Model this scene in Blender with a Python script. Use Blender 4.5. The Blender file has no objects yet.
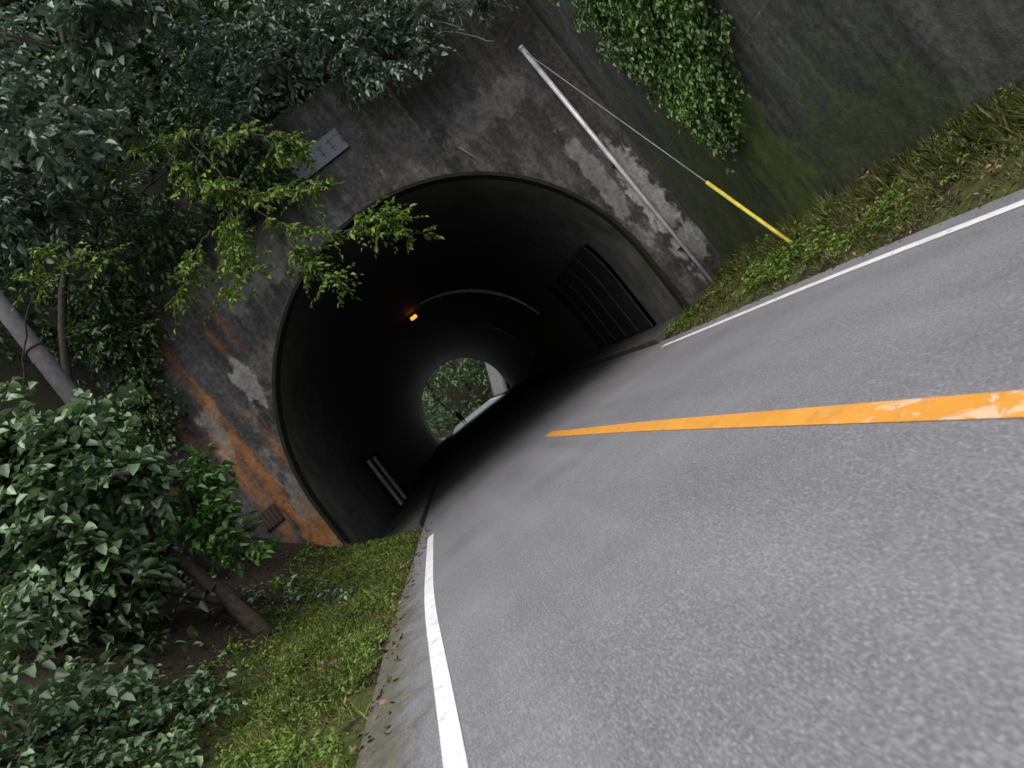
import bpy, math, numpy as np
from mathutils import Matrix, Vector
rng = np.random.default_rng(7)
sc = bpy.context.scene
col = sc.collection

# ------------------------------------------------------------------ helpers
def link(o, parent=None):
    col.objects.link(o)
    if parent is not None: o.parent = parent
    return o
def empty(name):
    o = bpy.data.objects.new(name, None); col.objects.link(o); return o
def mesh_np(name, V, F, mat=None, parent=None, smooth=False):
    me = bpy.data.meshes.new(name)
    if isinstance(F, np.ndarray):
        V = np.asarray(V, dtype=np.float32); m, k = F.shape
        me.vertices.add(len(V)); me.vertices.foreach_set('co', V.ravel())
        me.loops.add(m*k); me.loops.foreach_set('vertex_index', F.astype(np.int32).ravel())
        me.polygons.add(m)
        me.polygons.foreach_set('loop_start', np.arange(m, dtype=np.int32)*k)
        me.polygons.foreach_set('loop_total', np.full(m, k, dtype=np.int32))
        me.update(calc_edges=True)
    else:
        me.from_pydata([tuple(map(float, v)) for v in V], [], F); me.update()
    if smooth:
        me.polygons.foreach_set('use_smooth', [True]*len(me.polygons))
    if mat: me.materials.append(mat)
    return link(bpy.data.objects.new(name, me), parent)
def grid_faces(nr, nc, closed=False):
    F = []
    for i in range(nr-1):
        for j in range(nc-1):
            a = i*nc+j; F.append((a, a+1, a+nc+1, a+nc))
        if closed: F.append((i*nc+nc-1, i*nc, (i+1)*nc, (i+1)*nc+nc-1))
    return F
def box(name, x0, x1, y0, y1, z0, z1, mat, parent=None, bevel=0.0):
    V = [(x0,y0,z0),(x1,y0,z0),(x1,y1,z0),(x0,y1,z0),(x0,y0,z1),(x1,y0,z1),(x1,y1,z1),(x0,y1,z1)]
    F = [(0,3,2,1),(4,5,6,7),(0,1,5,4),(1,2,6,5),(2,3,7,6),(3,0,4,7)]
    o = mesh_np(name, V, F, mat, parent)
    if bevel:
        b = o.modifiers.new('b', 'BEVEL'); b.width = bevel; b.segments = 2
    return o
def tube_data(pts, rad, n=8):
    pts = np.array(pts, float); V = []
    rad = np.broadcast_to(np.array(rad, float), (len(pts),))
    for i, p in enumerate(pts):
        d = pts[min(i+1, len(pts)-1)] - pts[max(i-1, 0)]; d /= np.linalg.norm(d)+1e-9
        a = np.cross(d, [0.31, 0.9, 0.2]); a /= np.linalg.norm(a)+1e-9; b = np.cross(d, a)
        for k in range(n):
            t = 2*math.pi*k/n; V.append(p + rad[i]*(a*math.cos(t)+b*math.sin(t)))
    F = grid_faces(len(pts), n, True)
    F.append(tuple(range(n))[::-1]); F.append(tuple((len(pts)-1)*n+k for k in range(n)))
    return V, F
def tubes(name, lst, mat, parent=None, n=8):
    V = []; F = []
    for pts, rad in lst:
        v, f = tube_data(pts, rad, n); o = len(V); V += v
        F += [tuple(i+o for i in q) for q in f]
    return mesh_np(name, V, F, mat, parent, smooth=True)
def curve_pts(ctrl, n=10, wob=0.0):
    c = np.array(ctrl, float); t = np.linspace(0, len(c)-1, n*(len(c)-1)+1); out = []
    for q in t:
        i = min(int(q), len(c)-2); f = q-i
        p0 = c[max(i-1, 0)]; p1 = c[i]; p2 = c[i+1]; p3 = c[min(i+2, len(c)-1)]
        out.append(0.5*((2*p1)+(-p0+p2)*f+(2*p0-5*p1+4*p2-p3)*f*f+(-p0+3*p1-3*p2+p3)*f**3))
    out = np.array(out)
    if wob: out[1:-1] += rng.normal(0, wob, out[1:-1].shape)
    return out

# ------------------------------------------------------------------ materials
def new_mat(name, rough=0.8, spec=0.3):
    m = bpy.data.materials.new(name); m.use_nodes = True; nt = m.node_tree
    b = nt.nodes['Principled BSDF']; b.inputs['Roughness'].default_value = rough
    b.inputs['Specular IOR Level'].default_value = spec
    return m, nt, b
class NT:
    def __init__(s, nt): s.nt = nt
    def node(s, t): return s.nt.nodes.new(t)
    def lk(s, a, b): s.nt.links.new(a, b)
    def setin(s, sock, v):
        if isinstance(v, bpy.types.NodeSocket): s.lk(v, sock)
        else: sock.default_value = v
    def pos(s): 
        return s.node('ShaderNodeNewGeometry').outputs['Position']
    def scaled(s, v, sc_):
        n = s.node('ShaderNodeVectorMath'); n.operation = 'MULTIPLY'; s.lk(v, n.inputs[0]); n.inputs[1].default_value = sc_; return n.outputs[0]
    def noise(s, v, scale, detail=4, rough=0.55, dist=0.0):
        n = s.node('ShaderNodeTexNoise'); s.lk(v, n.inputs['Vector']); n.inputs['Scale'].default_value = scale
        n.inputs['Detail'].default_value = detail; n.inputs['Roughness'].default_value = rough; n.inputs['Distortion'].default_value = dist
        return n.outputs['Fac']
    def ramp(s, f, stops):
        n = s.node('ShaderNodeValToRGB'); s.lk(f, n.inputs[0]); e = n.color_ramp.elements
        while len(e) < len(stops): e.new(0.5)
        for el_, (p, c) in zip(e, stops):
            el_.position = p; el_.color = (c, c, c, 1) if isinstance(c, (int, float)) else (*c, 1)
        return n.outputs[0]
    def math(s, op, a, b=0.0, clamp=False):
        n = s.node('ShaderNodeMath'); n.operation = op; n.use_clamp = clamp
        s.setin(n.inputs[0], a); s.setin(n.inputs[1], b); return n.outputs[0]
    def mix(s, f, a, b, mode='MIX'):
        n = s.node('ShaderNodeMix'); n.data_type = 'RGBA'; n.blend_type = mode
        s.setin(n.inputs[0], f)
        for sk, v in ((n.inputs[6], a), (n.inputs[7], b)):
            if isinstance(v, tuple): sk.default_value = (*v, 1)
            else: s.lk(v, sk)
        return n.outputs[2]
    def bump(s, h, strength, dist=0.02):
        n = s.node('ShaderNodeBump'); s.lk(h, n.inputs['Height']); n.inputs['Strength'].default_value = strength
        n.inputs['Distance'].default_value = dist; return n.outputs[0]
    def blob(s, p, c, size, nz, soft=0.35, amp=1.6):
        a = s.node('ShaderNodeVectorMath'); a.operation = 'SUBTRACT'; s.lk(p, a.inputs[0]); a.inputs[1].default_value = c
        b = s.scaled(a.outputs[0], tuple(1.0/k for k in size))
        l = s.node('ShaderNodeVectorMath'); l.operation = 'LENGTH'; s.lk(b, l.inputs[0])
        v = s.math('SUBTRACT', 1.0, l.outputs['Value'])
        v = s.math('ADD', v, s.math('MULTIPLY', s.math('SUBTRACT', nz, 0.5), amp))
        return s.math('DIVIDE', v, soft, clamp=True)

def concrete(name, dark, light, mossy=0.0, patches=(), rust=(), ring=None, joints=0.35, runs=0.6):
    m, nt, b = new_mat(name, 0.85, 0.25); t = NT(nt); p = t.pos()
    big = t.noise(p, 0.55, 4, 0.6); streak = t.noise(t.scaled(p, (2.2, 2.2, 0.22)), 1.6, 4, 0.65)
    fine = t.noise(p, 9, 5, 0.7); grit = t.noise(p, 60, 2, 0.6)
    f = t.math('ADD', t.math('MULTIPLY', big, 0.45), t.math('ADD', t.math('MULTIPLY', streak, 0.4), t.math('MULTIPLY', fine, 0.25)))
    c = t.ramp(f, [(0.42, dark), (0.56, tuple((d+l)/2 for d, l in zip(dark, light))), (0.70, light)])
    run = t.ramp(t.noise(t.scaled(p, (3.5, 3.5, 0.12)), 1.0, 4, 0.6), [(0.45, 0.0), (0.62, 1.0)])
    c = t.mix(t.math('MULTIPLY', run, runs), c, (0.012, 0.012, 0.011))
    if joints:
        br = t.node('ShaderNodeTexBrick'); sp = t.node('ShaderNodeSeparateXYZ'); t.lk(p, sp.inputs[0])
        cb = t.node('ShaderNodeCombineXYZ'); t.lk(t.math('ADD', sp.outputs[0], sp.outputs[1]), cb.inputs[0]); t.lk(sp.outputs[2], cb.inputs[1])
        t.lk(cb.outputs[0], br.inputs['Vector']); br.inputs['Scale'].default_value = 1.0
        br.inputs['Brick Width'].default_value = 1.8; br.inputs['Row Height'].default_value = 0.9; br.inputs['Mortar Size'].default_value = 0.012
        br.offset = 0.0
        jf = t.math('MULTIPLY', br.outputs['Fac'], t.ramp(big, [(0.42, 0.0), (0.6, joints)]))
        c = t.mix(jf, c, (0.010, 0.010, 0.010))
    nz = t.noise(t.scaled(p, (1, 1, 0.6)), 2.6, 6, 0.68)
    for (cc, ss, colr, k) in patches:
        c = t.mix(t.math('MULTIPLY', t.blob(p, cc, ss, nz, 0.25, 2.8), k), c, colr)
    if ring:
        a = t.node('ShaderNodeVectorMath'); a.operation = 'SUBTRACT'; t.lk(p, a.inputs[0]); a.inputs[1].default_value = ring
        a2 = t.scaled(a.outputs[0], (1, 0, 1)); l = t.node('ShaderNodeVectorMath'); l.operation = 'LENGTH'; t.lk(a2, l.inputs[0])
        band = t.ramp(t.math('DIVIDE', l.outputs['Value'], 10.0), [(0.47, 1.0), (0.53, 0.9), (0.535, 0.0), (0.54, 0.0)])
        c = t.mix(t.math('MULTIPLY', t.math('MULTIPLY', band, t.ramp(nz, [(0.45, 0.0), (0.62, 1.0)])), 0.45), c, (0.12, 0.115, 0.10))
    rz = t.noise(t.scaled(p, (2.5, 1, 0.5)), 3.0, 5, 0.7)
    for (cc, ss, k) in rust:
        c = t.mix(t.math('MULTIPLY', t.blob(p, cc, ss, rz, 0.8, 2.8), k), c, (0.21, 0.085, 0.020))
    if mossy:
        mm = t.ramp(t.noise(p, 0.8, 6, 0.65), [(0.62-0.25*mossy, 0.0), (0.76-0.2*mossy, 1.0)])
        mm = t.math('MULTIPLY', mm, t.ramp(fine, [(0.35, 0.3), (0.65, 1.0)]))
        c = t.mix(t.math('MULTIPLY', mm, min(1, 0.4+0.4*mossy)), c, (0.030, 0.046, 0.012))
    c = t.mix(0.7, c, t.ramp(fine, [(0.3, 0.45), (0.7, 1.5)]), 'MULTIPLY')
    c = t.mix(0.5, c, t.ramp(nz, [(0.38, 0.5), (0.62, 1.4)]), 'MULTIPLY')
    t.lk(c, b.inputs['Base Color'])
    t.lk(t.bump(t.math('ADD', fine, t.math('MULTIPLY', grit, 0.4)), 0.6, 0.03), b.inputs['Normal'])
    return m

def leaf_mat(name, c1, c2, c3, trans=0.3, rough=0.45, spec=0.5, var=0.6):
    m, nt, b = new_mat(name, rough, spec); t = NT(nt)
    g = t.node('ShaderNodeNewGeometry'); r = g.outputs['Random Per Island']
    c = t.ramp(r, [(0.0, c1), (0.5, c2), (1.0, c3)])
    big = t.noise(g.outputs['Position'], 1.3, 1, 0.5)
    c = t.mix(var, c, t.ramp(big, [(0.35, 0.35), (0.65, 1.3)]), 'MULTIPLY')
    t.lk(c, b.inputs['Base Color'])
    if trans:
        tr = t.node('ShaderNodeBsdfTranslucent'); t.lk(c, tr.inputs[0])
        mx = t.node('ShaderNodeMixShader'); mx.inputs[0].default_value = trans
        t.lk(b.outputs[0], mx.inputs[1]); t.lk(tr.outputs[0], mx.inputs[2])
        t.lk(mx.outputs[0], nt.nodes['Material Output'].inputs[0])
    return m

def simple(name, c, rough=0.6, spec=0.4, metal=0.0, vary=0.35, scale=6):
    m, nt, b = new_mat(name, rough, spec); t = NT(nt); b.inputs['Metallic'].default_value = metal
    n = t.noise(t.pos(), scale, 5, 0.65)
    cc = t.ramp(n, [(0.3, tuple(k*(1-vary) for k in c)), (0.7, tuple(min(1, k*(1+vary)) for k in c))])
    t.lk(cc, b.inputs['Base Color']); t.lk(t.bump(n, 0.2, 0.01), b.inputs['Normal']); return m

PALE = (0.20, 0.195, 0.185)
M_portal = concrete('portal_concrete', (0.022, 0.021, 0.020), (0.085, 0.081, 0.077), 0.12,
    patches=[((5.1, 18.2, 2.9), (0.34, 2, 2.0), (0.27, 0.265, 0.25), 0.9), ((4.45, 18.2, 3.7), (0.25, 2, 1.6), (0.16, 0.155, 0.15), 0.8),
             ((5.15, 18.2, 1.3), (0.4, 2, 0.8), PALE, 0.7),
             ((-4.75, 18.2, 5.0), (0.22, 2, 0.6), PALE, 0.8), ((-5.95, 18.2, 4.6), (0.3, 2, 0.8), PALE, 0.7),
             ((-5.35, 18.2, 2.0), (0.35, 2, 1.3), (0.15, 0.14, 0.12), 0.7), ((3.2, 18.2, 6.6), (1.4, 2, 0.5), (0.11, 0.105, 0.10), 0.5),
             ((1.9, 18.2, 8.2), (0.05, 2, 1.0), (0.14, 0.12, 0.09), 0.6), ((-3.2, 18.2, 7.0), (1.3, 2, 0.8), (0.10, 0.095, 0.085), 0.6)],
    rust=[((-5.75, 18.2, 3.9), (0.2, 2, 4.2), 0.85), ((-5.45, 18.2, 1.3), (0.45, 2, 0.9), 0.9), ((-4.35, 18.2, 6.5), (0.12, 2, 1.2), 0.5),
          ((-6.1, 18.2, 3.2), (0.25, 2, 2.2), 0.65), ((-5.1, 18.2, 3.0), (0.18, 2, 1.6), 0.55), ((-6.6, 18.2, 5.5), (0.2, 2, 1.6), 0.4),
          ((-4.7, 18.2, 6.2), (0.1, 2, 1.0), 0.4)],
    ring=(-0.5, 18.2, 1.8))
M_wing = concrete('retaining_wall_concrete', (0.024, 0.025, 0.023), (0.072, 0.074, 0.068), 0.6,
    patches=[((5.6, 16.0, 1.0), (1, 2.6, 3.2), (0.030, 0.046, 0.011), 0.75), ((5.7, 10.5, 0.7), (1, 2.6, 1.2), (0.032, 0.046, 0.014), 0.6),
             ((5.7, 13.2, 2.2), (1, 1.0, 2.8), (0.050, 0.080, 0.012), 0.75), ((5.7, 7.5, 1.2), (1, 1.2, 1.2), (0.09, 0.09, 0.078), 0.4)], joints=0, runs=0.5)
M_rim = simple('arch_rim', (0.012, 0.013, 0.009), 0.9, 0.2)
M_far_wall = concrete('far_concrete', (0.12, 0.125, 0.115), (0.24, 0.24, 0.225), 0.3, joints=0, runs=0.2)

def lining():
    m, nt, b = new_mat('tunnel_lining', 0.65, 0.4); t = NT(nt); p = t.pos()
    sp = t.node('ShaderNodeSeparateXYZ'); t.lk(p, sp.inputs[0])
    n = t.noise(p, 1.2, 5, 0.65); f = t.noise(t.scaled(p, (1, 0.3, 1)), 6, 4, 0.6)
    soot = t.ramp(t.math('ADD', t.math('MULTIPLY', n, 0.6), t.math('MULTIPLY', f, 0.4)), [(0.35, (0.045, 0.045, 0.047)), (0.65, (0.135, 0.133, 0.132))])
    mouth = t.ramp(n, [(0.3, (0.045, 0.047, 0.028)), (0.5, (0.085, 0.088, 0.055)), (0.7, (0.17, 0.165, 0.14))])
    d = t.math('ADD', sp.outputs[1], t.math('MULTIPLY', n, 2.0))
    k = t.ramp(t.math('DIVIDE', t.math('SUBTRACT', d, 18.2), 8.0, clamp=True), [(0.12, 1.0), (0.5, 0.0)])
    # the lining colour gets darker towards the crown
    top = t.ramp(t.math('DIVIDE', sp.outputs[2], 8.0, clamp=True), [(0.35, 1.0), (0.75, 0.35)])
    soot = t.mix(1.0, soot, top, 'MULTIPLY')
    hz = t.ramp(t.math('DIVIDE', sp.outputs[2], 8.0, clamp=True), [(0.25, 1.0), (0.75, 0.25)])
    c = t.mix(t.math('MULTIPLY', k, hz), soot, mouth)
    c = t.mix(t.ramp(t.noise(t.scaled(p, (3, 3, 0.3)), 2.0, 4, 0.65), [(0.5, 0.0), (0.66, 0.55)]), c, (0.016, 0.016, 0.014))
    seam = t.math('LESS_THAN', t.math('FRACT', t.math('DIVIDE', t.math('SUBTRACT', sp.outputs[1], 18.2), 6.0)), 0.02)
    c = t.mix(seam, c, (0.012, 0.012, 0.012))
    t.lk(c, b.inputs['Base Color']); t.lk(t.bump(f, 0.4, 0.03), b.inputs['Normal'])
    return m
M_lining = lining()

def asphalt():
    m, nt, b = new_mat('asphalt', 0.62, 0.45); t = NT(nt); p = t.pos()
    rot = t.node('ShaderNodeVectorRotate'); rot.rotation_type = 'Z_AXIS'; rot.inputs['Angle'].default_value = math.radians(-6.5); t.lk(p, rot.inputs[0])
    q = rot.outputs[0]
    big = t.noise(p, 0.4, 5, 0.6); tr = t.noise(t.scaled(q, (1.5, 0.10, 1)), 1.2, 3, 0.5)
    st = t.noise(t.scaled(q, (60, 5, 1)), 1.0, 3, 0.75); gr = t.noise(t.scaled(q, (130, 26, 1)), 1.0, 2, 0.75)
    f = t.math('ADD', t.math('MULTIPLY', big, 0.4), t.math('ADD', t.math('MULTIPLY', tr, 0.35), t.math('MULTIPLY', st, 0.25)))
    c = t.ramp(f, [(0.38, (0.090, 0.090, 0.094)), (0.62, (0.165, 0.165, 0.174))])
    c = t.mix(t.ramp(gr, [(0.50, 0.0), (0.70, 0.75)]), c, (0.34, 0.34, 0.355))
    c = t.mix(t.ramp(gr, [(0.30, 0.45), (0.45, 0.0)]), c, (0.05, 0.05, 0.053))
    c = t.mix(t.ramp(st, [(0.54, 0.0), (0.70, 0.45)]), c, (0.29, 0.29, 0.30))
    sp = t.node('ShaderNodeSeparateXYZ'); t.lk(p, sp.inputs[0])
    sh = t.math('ADD', sp.outputs[0], t.math('MULTIPLY', sp.outputs[1], 0.155))
    mm = t.math('ADD', t.math('SUBTRACT', -0.93, sh), t.math('MULTIPLY', t.math('SUBTRACT', t.noise(p, 3, 5, 0.7), 0.5), 1.1))
    mm = t.math('MULTIPLY', t.math('DIVIDE', mm, 0.3, clamp=True), t.math('LESS_THAN', sp.outputs[1], 18.0))
    c = t.mix(t.math('MULTIPLY', mm, 0.8), c, t.ramp(t.noise(p, 9, 4, 0.7), [(0.4, (0.045, 0.038, 0.028)), (0.6, (0.08, 0.085, 0.035))]))
    shade_ramp = t.ramp(t.math('DIVIDE', t.math('SUBTRACT', t.math('ADD', sp.outputs[1], big), 17.6), 6.0, clamp=True), [(0.0, 0.0), (1.0, 0.85)])
    tunnel_shade = t.math('MULTIPLY', shade_ramp, t.math('LESS_THAN', sp.outputs[1], 80.0))
    c = t.mix(tunnel_shade, c, (0.026, 0.026, 0.027))  # tunnel shade painted into the asphalt colour from the mouth inwards
    t.lk(c, b.inputs['Base Color'])
    t.lk(t.math('ADD', 0.6, t.math('MULTIPLY', tunnel_shade, 0.3)), b.inputs['Roughness'])
    t.lk(t.bump(t.math('ADD', gr, st), 0.5, 0.01), b.inputs['Normal'])
    return m
M_road = asphalt()

def paint(name, c, wear, under=(0.13, 0.13, 0.135), smear=None):
    m, nt, b = new_mat(name, 0.6, 0.4); t = NT(nt); p = t.pos()
    n = t.noise(p, 7, 6, 0.75); g = t.noise(p, 90, 2, 0.7)
    f = t.math('ADD', t.math('MULTIPLY', n, 0.65), t.math('MULTIPLY', g, 0.35))
    cc = t.ramp(t.noise(p, 2.5, 5), [(0.3, tuple(k*0.8 for k in c)), (0.7, c)])
    if smear:
        s = t.ramp(t.noise(t.scaled(p, (2.2, 1.0, 1)), 3.4, 3, 0.6, 0.8), [(0.53, 0.0), (0.58, 0.6)])
        sp = t.node('ShaderNodeSeparateXYZ'); t.lk(p, sp.inputs[0])
        s = t.math('MULTIPLY', s, t.ramp(t.math('DIVIDE', sp.outputs[1], 10.0, clamp=True), [(0.38, 1.0), (0.50, 0.0)]))
        cc = t.mix(s, cc, smear)
    k = t.ramp(f, [(wear-0.04, 1.0), (wear+0.04, 0.0)])
    t.lk(t.mix(k, cc, under), b.inputs['Base Color']); t.lk(t.bump(g, 0.3, 0.005), b.inputs['Normal'])
    return m
M_white = paint('white_paint', (0.66, 0.66, 0.66), 0.41)
M_yellow = paint('yellow_paint', (0.62, 0.27, 0.03), 0.38, smear=(0.58, 0.50, 0.37))

def ground_mat():
    m, nt, b = new_mat('soil_and_moss', 0.95, 0.15); t = NT(nt); p = t.pos()
    n = t.noise(p, 1.1, 5, 0.65); f = t.noise(p, 14, 5, 0.7)
    soil = t.ramp(f, [(0.3, (0.010, 0.007, 0.005)), (0.7, (0.042, 0.031, 0.021))])
    moss = t.ramp(f, [(0.3, (0.025, 0.035, 0.009)), (0.7, (0.085, 0.11, 0.025))])
    sp = t.node('ShaderNodeSeparateXYZ'); t.lk(p, sp.inputs[0])
    low = t.ramp(t.math('DIVIDE', sp.outputs[2], 2.0, clamp=True), [(0.22, 0.9), (0.42, 0.08)])
    k = t.math('MULTIPLY', t.ramp(n, [(0.42, 0.0), (0.54, 1.0)]), low)
    c = t.mix(k, soil, moss)
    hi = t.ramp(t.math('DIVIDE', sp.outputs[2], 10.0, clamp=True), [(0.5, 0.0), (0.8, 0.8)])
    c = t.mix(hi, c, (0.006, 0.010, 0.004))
    t.lk(c, b.inputs['Base Color']); t.lk(t.bump(t.math('ADD', n, f), 0.8, 0.06), b.inputs['Normal'])
    return m
M_ground = ground_mat()
M_bark = simple('bark', (0.040, 0.031, 0.025), 0.9, 0.2, vary=0.6, scale=14)
M_barkpale = simple('pale_bark', (0.055, 0.049, 0.042), 0.9, 0.2, vary=0.5, scale=14)

# ------------------------------------------------------------------ layout functions
ty = np.arange(-420, 620, 0.25)
def table(pts):
    a = np.array(pts, float); v = np.interp(ty, a[:, 0], a[:, 1]); k = np.ones(13)/13
    vv = np.convolve(np.pad(v, 6, mode='edge'), k, 'valid'); return vv
TL = table([(-420, 25), (-30, 3.6), (-8, 0.7), (0, -0.75), (3.9, -1.37), (8.8, -2.2), (15.2, -3.0), (18.2, -3.3), (84.2, -7.8), (150, -12.3), (620, -45)])
TR = table([(-420, 31), (-30, 8.8), (-8, 5.4), (0, 4.45), (6.1, 3.95), (9.1, 3.78), (16.2, 3.04), (18.2, 2.85), (84.2, -1.7), (150, -6.2), (620, -39)])
TC = table([(-420, 28), (-30, 6.2), (-8, 2.7), (0, 1.88), (3.2, 1.53), (9.1, 0.88), (15.6, 0.08), (18.2, -0.2), (84.2, -4.75), (150, -9.3), (620, -42)])
TWx = table([(-420, 36), (-30, 11), (0, 6.2), (6, 5.85), (12, 5.62), (18.2, 5.56), (84, 1.2), (150, -3.2), (620, -36)])
xl = lambda y: np.interp(y, ty, TL)
xr = lambda y: np.interp(y, ty, TR)
xc = lambda y: np.interp(y, ty, TC)
xw = lambda y: np.interp(y, ty, TWx)
wtop = lambda y: np.interp(y, [-6, 10, 13.5, 18.2], [7.4, 7.6, 9.3, 9.3])
el = lambda y: 0.015*np.clip(np.asarray(y, float)-18.2, 0, 140)
YP = 18.2; YF = 84.2
def shoulderL(y): return np.interp(y, [0, 5, 9, 14, 18], [0.85, 0.75, 0.55, 0.35, 0.3])
def lump(x, y): return 0.5*np.sin(x*1.7+0.6*y)*np.sin(y*1.3-0.4*x)+0.3*np.sin(x*3.9+1)*np.sin(y*4.3+2)+0.2*np.sin(7*x+5*y)
def H(x, y):
    x = np.asarray(x, float); y = np.asarray(y, float); base = el(y)-0.03
    oL = (xl(y)-shoulderL(y)) - x
    hv = np.interp(y, [3, 7, 14, 18], [0.12, 0.2, 0.6, 0.75])
    vw = 1.75
    a = np.clip(oL/vw, 0, 1)
    left = hv*a**1.4 + np.clip(oL/0.15, 0, 1)*0.045
    o2 = np.clip(oL-vw, 0, None)
    left = left + np.where(o2 < 1.0, o2*0.95, 0.95+(o2-1.0)*0.85)
    left = np.minimum(left, np.interp(y, [-30, 0, 12, 20], [9, 9, 16, 34])) + np.clip(o2, 0, 1)*lump(x, y)*0.12
    oR = x-(xr(y)+0.35); w = np.maximum(xw(y)-(xr(y)+0.35), 0.3)
    fR = np.clip(oR/w, 0, 1)
    hr = np.interp(y, [0, 6, 10, 14, 18.2], [0.22, 0.34, 0.50, 0.42, 0.38])
    right = hr*fR**1.3 + np.clip(oR/0.15, 0, 1)*0.045
    o3 = x-(xw(y)+0.2)
    right = right + np.where(o3 > 0, np.interp(y, [-40, -7, -6, 10, 13.5, 18, 84, 90], [0, 0, 6.8, 7.0, 8.7, 8.7, 7.0, 4])+np.clip(o3, 0, 30)*0.45, 0)
    front = base + np.where(oL > 0, left, 0) + np.where(oR > 0, right, 0) + 0.035*lump(x*2, y*2)*np.clip(np.maximum(oL, oR), 0, 1)
    dh = np.minimum(y-18.4, YF-0.2-y)
    hill = 9.2 + np.clip(dh, 0, 22)*1.25 + lump(x*0.5, y*0.5)*0.5
    far = np.clip(y-128, 0, 60)*0.9
    return np.where((y > 18.5) & (y < YF-0.1), np.maximum(hill, front*0.6), front+far)

# ------------------------------------------------------------------ ground sheet
ys = np.concatenate([np.linspace(-400, -40, 10), np.linspace(-30, -2, 12), np.arange(-1, 18.1, 0.35), [18.4, 18.7], np.arange(19.5, 45, 1.2),
                     np.linspace(48, 80, 12), [83.9, 84.15, 84.5], np.linspace(87, 150, 20), np.linspace(160, 500, 10)])
offL = np.concatenate([[0.02, 0.1, 0.2], np.arange(0.4, 6, 0.3), np.linspace(6.5, 30, 24), [40, 60, 100, 200, 400]])
fr = np.linspace(0, 1, 9)
offR = np.concatenate([[0.12, 0.28], np.linspace(0.8, 20, 16), [40, 80, 160, 400]])
V = []; nc = None
for y in ys:
    L = xl(y)-shoulderL(y); R = xr(y)+0.35; W = xw(y)
    row = list((L-offL)[::-1]) + [L+0.1, (L+R)/2, R-0.1] + list(R+fr*(W-R)) + list(W+offR)
    nc = len(row)
    for x in row: V.append((x, y, 0))
V = np.array(V); V[:, 2] = H(V[:, 0], V[:, 1])
F = []
nr = len(ys)
for i in range(nr-1):
    for j in range(nc-1):
        a = i*nc+j; q = (a, a+1, a+nc+1, a+nc)
        ym = (ys[i]+ys[i+1])/2
        if (18.4 <= ym <= 18.7 or 83.9 <= ym <= 84.15) and abs(V[list(q), 0].mean() - (-0.5-0.0682*(ym-YP))) < 5.6: continue
        F.append(q)
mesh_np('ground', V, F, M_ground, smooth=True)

# ------------------------------------------------------------------ road
ry = np.concatenate([np.linspace(-400, -30, 16), np.arange(-28, 20, 0.8), np.arange(21, 129, 3)])
V = []
for y in ry:
    L = xl(y)-shoulderL(y) if y < YP else xl(y)-0.4
    R = xr(y)+0.4
    for k in np.linspace(0, 1, 7): 
        x = L+(R-L)*k; V.append((x, y, float(el(y)) + 0.03*math.sin(math.pi*k)))
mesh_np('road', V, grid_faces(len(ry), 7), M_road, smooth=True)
def road_z(x, y):
    L = np.where(y < YP, xl(y)-shoulderL(y), xl(y)-0.4); R = xr(y)+0.4; ks = np.clip((x-L)/(R-L), 0, 1)
    g = np.linspace(0, 1, 7); return np.interp(ks, g, 0.03*np.sin(np.pi*g)) + el(y)
def marking(name, xf, width, mat, y0, y1):
    a = ry[(ry >= y0) & (ry <= y1)]; V = []
    for y in a:
        for s in (-1, 0, 1):
            x = float(xf(y))+s*width/2; V.append((x, y, float(road_z(x, y))+0.006))
    return mesh_np(name, V, grid_faces(len(a), 3), mat, smooth=True)
marking('edge_line', xl, 0.14, M_white, -200, 15.3)
marking('edge_line', xr, 0.14, M_white, -200, 17.5)
marking('edge_line', xr, 0.15, M_white, 86, 128)
marking('centre_line', xc, 0.19, M_yellow, -200, 17.2)

# ------------------------------------------------------------------ tunnel
RA = 4.71; HC = 1.8
tun = empty('road_tunnel')
def ax(w): return -0.5-0.0682*w
def profile(r, n=44, base=-0.3):
    P = [(-r, base), (-r, 0.6), (-r, 1.2)]
    for k in range(n+1):
        t = math.pi - math.pi*k/n; P.append((r*math.cos(t), HC+r*math.sin(t)))
    return P+[(r, 1.2), (r, 0.6), (r, base)]
M_dark = simple('dark_metal', (0.03, 0.018, 0.013), 0.7, 0.4, vary=0.5)
M_niche_shade = simple('niche_shade', (0.018, 0.018, 0.018), 0.8, 0.2, vary=0.5, scale=3)  # near-black colour standing in for the shade inside the wall niches
M_rib = simple('rib', (0.032, 0.032, 0.031), 0.8, 0.2, vary=0.5, scale=3)
M_walk = simple('walkway_concrete', (0.05, 0.05, 0.046), 0.85, 0.2, vary=0.5, scale=2)
P = profile(RA); V = []
ws = np.concatenate([[0], np.arange(1.5, 66, 1.5), [66.0]])
for w in ws:
    for (u, h) in P: V.append((ax(w)+u, YP+w, h+float(el(YP+w))))
mesh_np('lining', V, grid_faces(len(ws), len(P)), M_lining, tun, smooth=True)
ww_ = np.concatenate([[-0.05], ws[1:-1], [66.4]])
for s in (-1, 1):
    V = []
    for w in ww_:
        y = YP+w; c = ax(w); e = float(el(y)); e0 = (float(xl(y))-0.33) if s < 0 else (float(xr(y))+0.33)
        V += [(e0, y, e-0.9), (e0, y, e+0.12), (e0+s*0.03, y, e+0.15), (c+s*(RA+0.25), y, e+0.16), (c+s*(RA+0.25), y, e-0.9)]
    F = grid_faces(len(ww_), 5, True); F.append((0, 1, 2, 3, 4)); b0 = 5*(len(ww_)-1); F.append(tuple(b0+i for i in range(5)))
    mesh_np('walkway', V, F, M_walk, tun)
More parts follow.
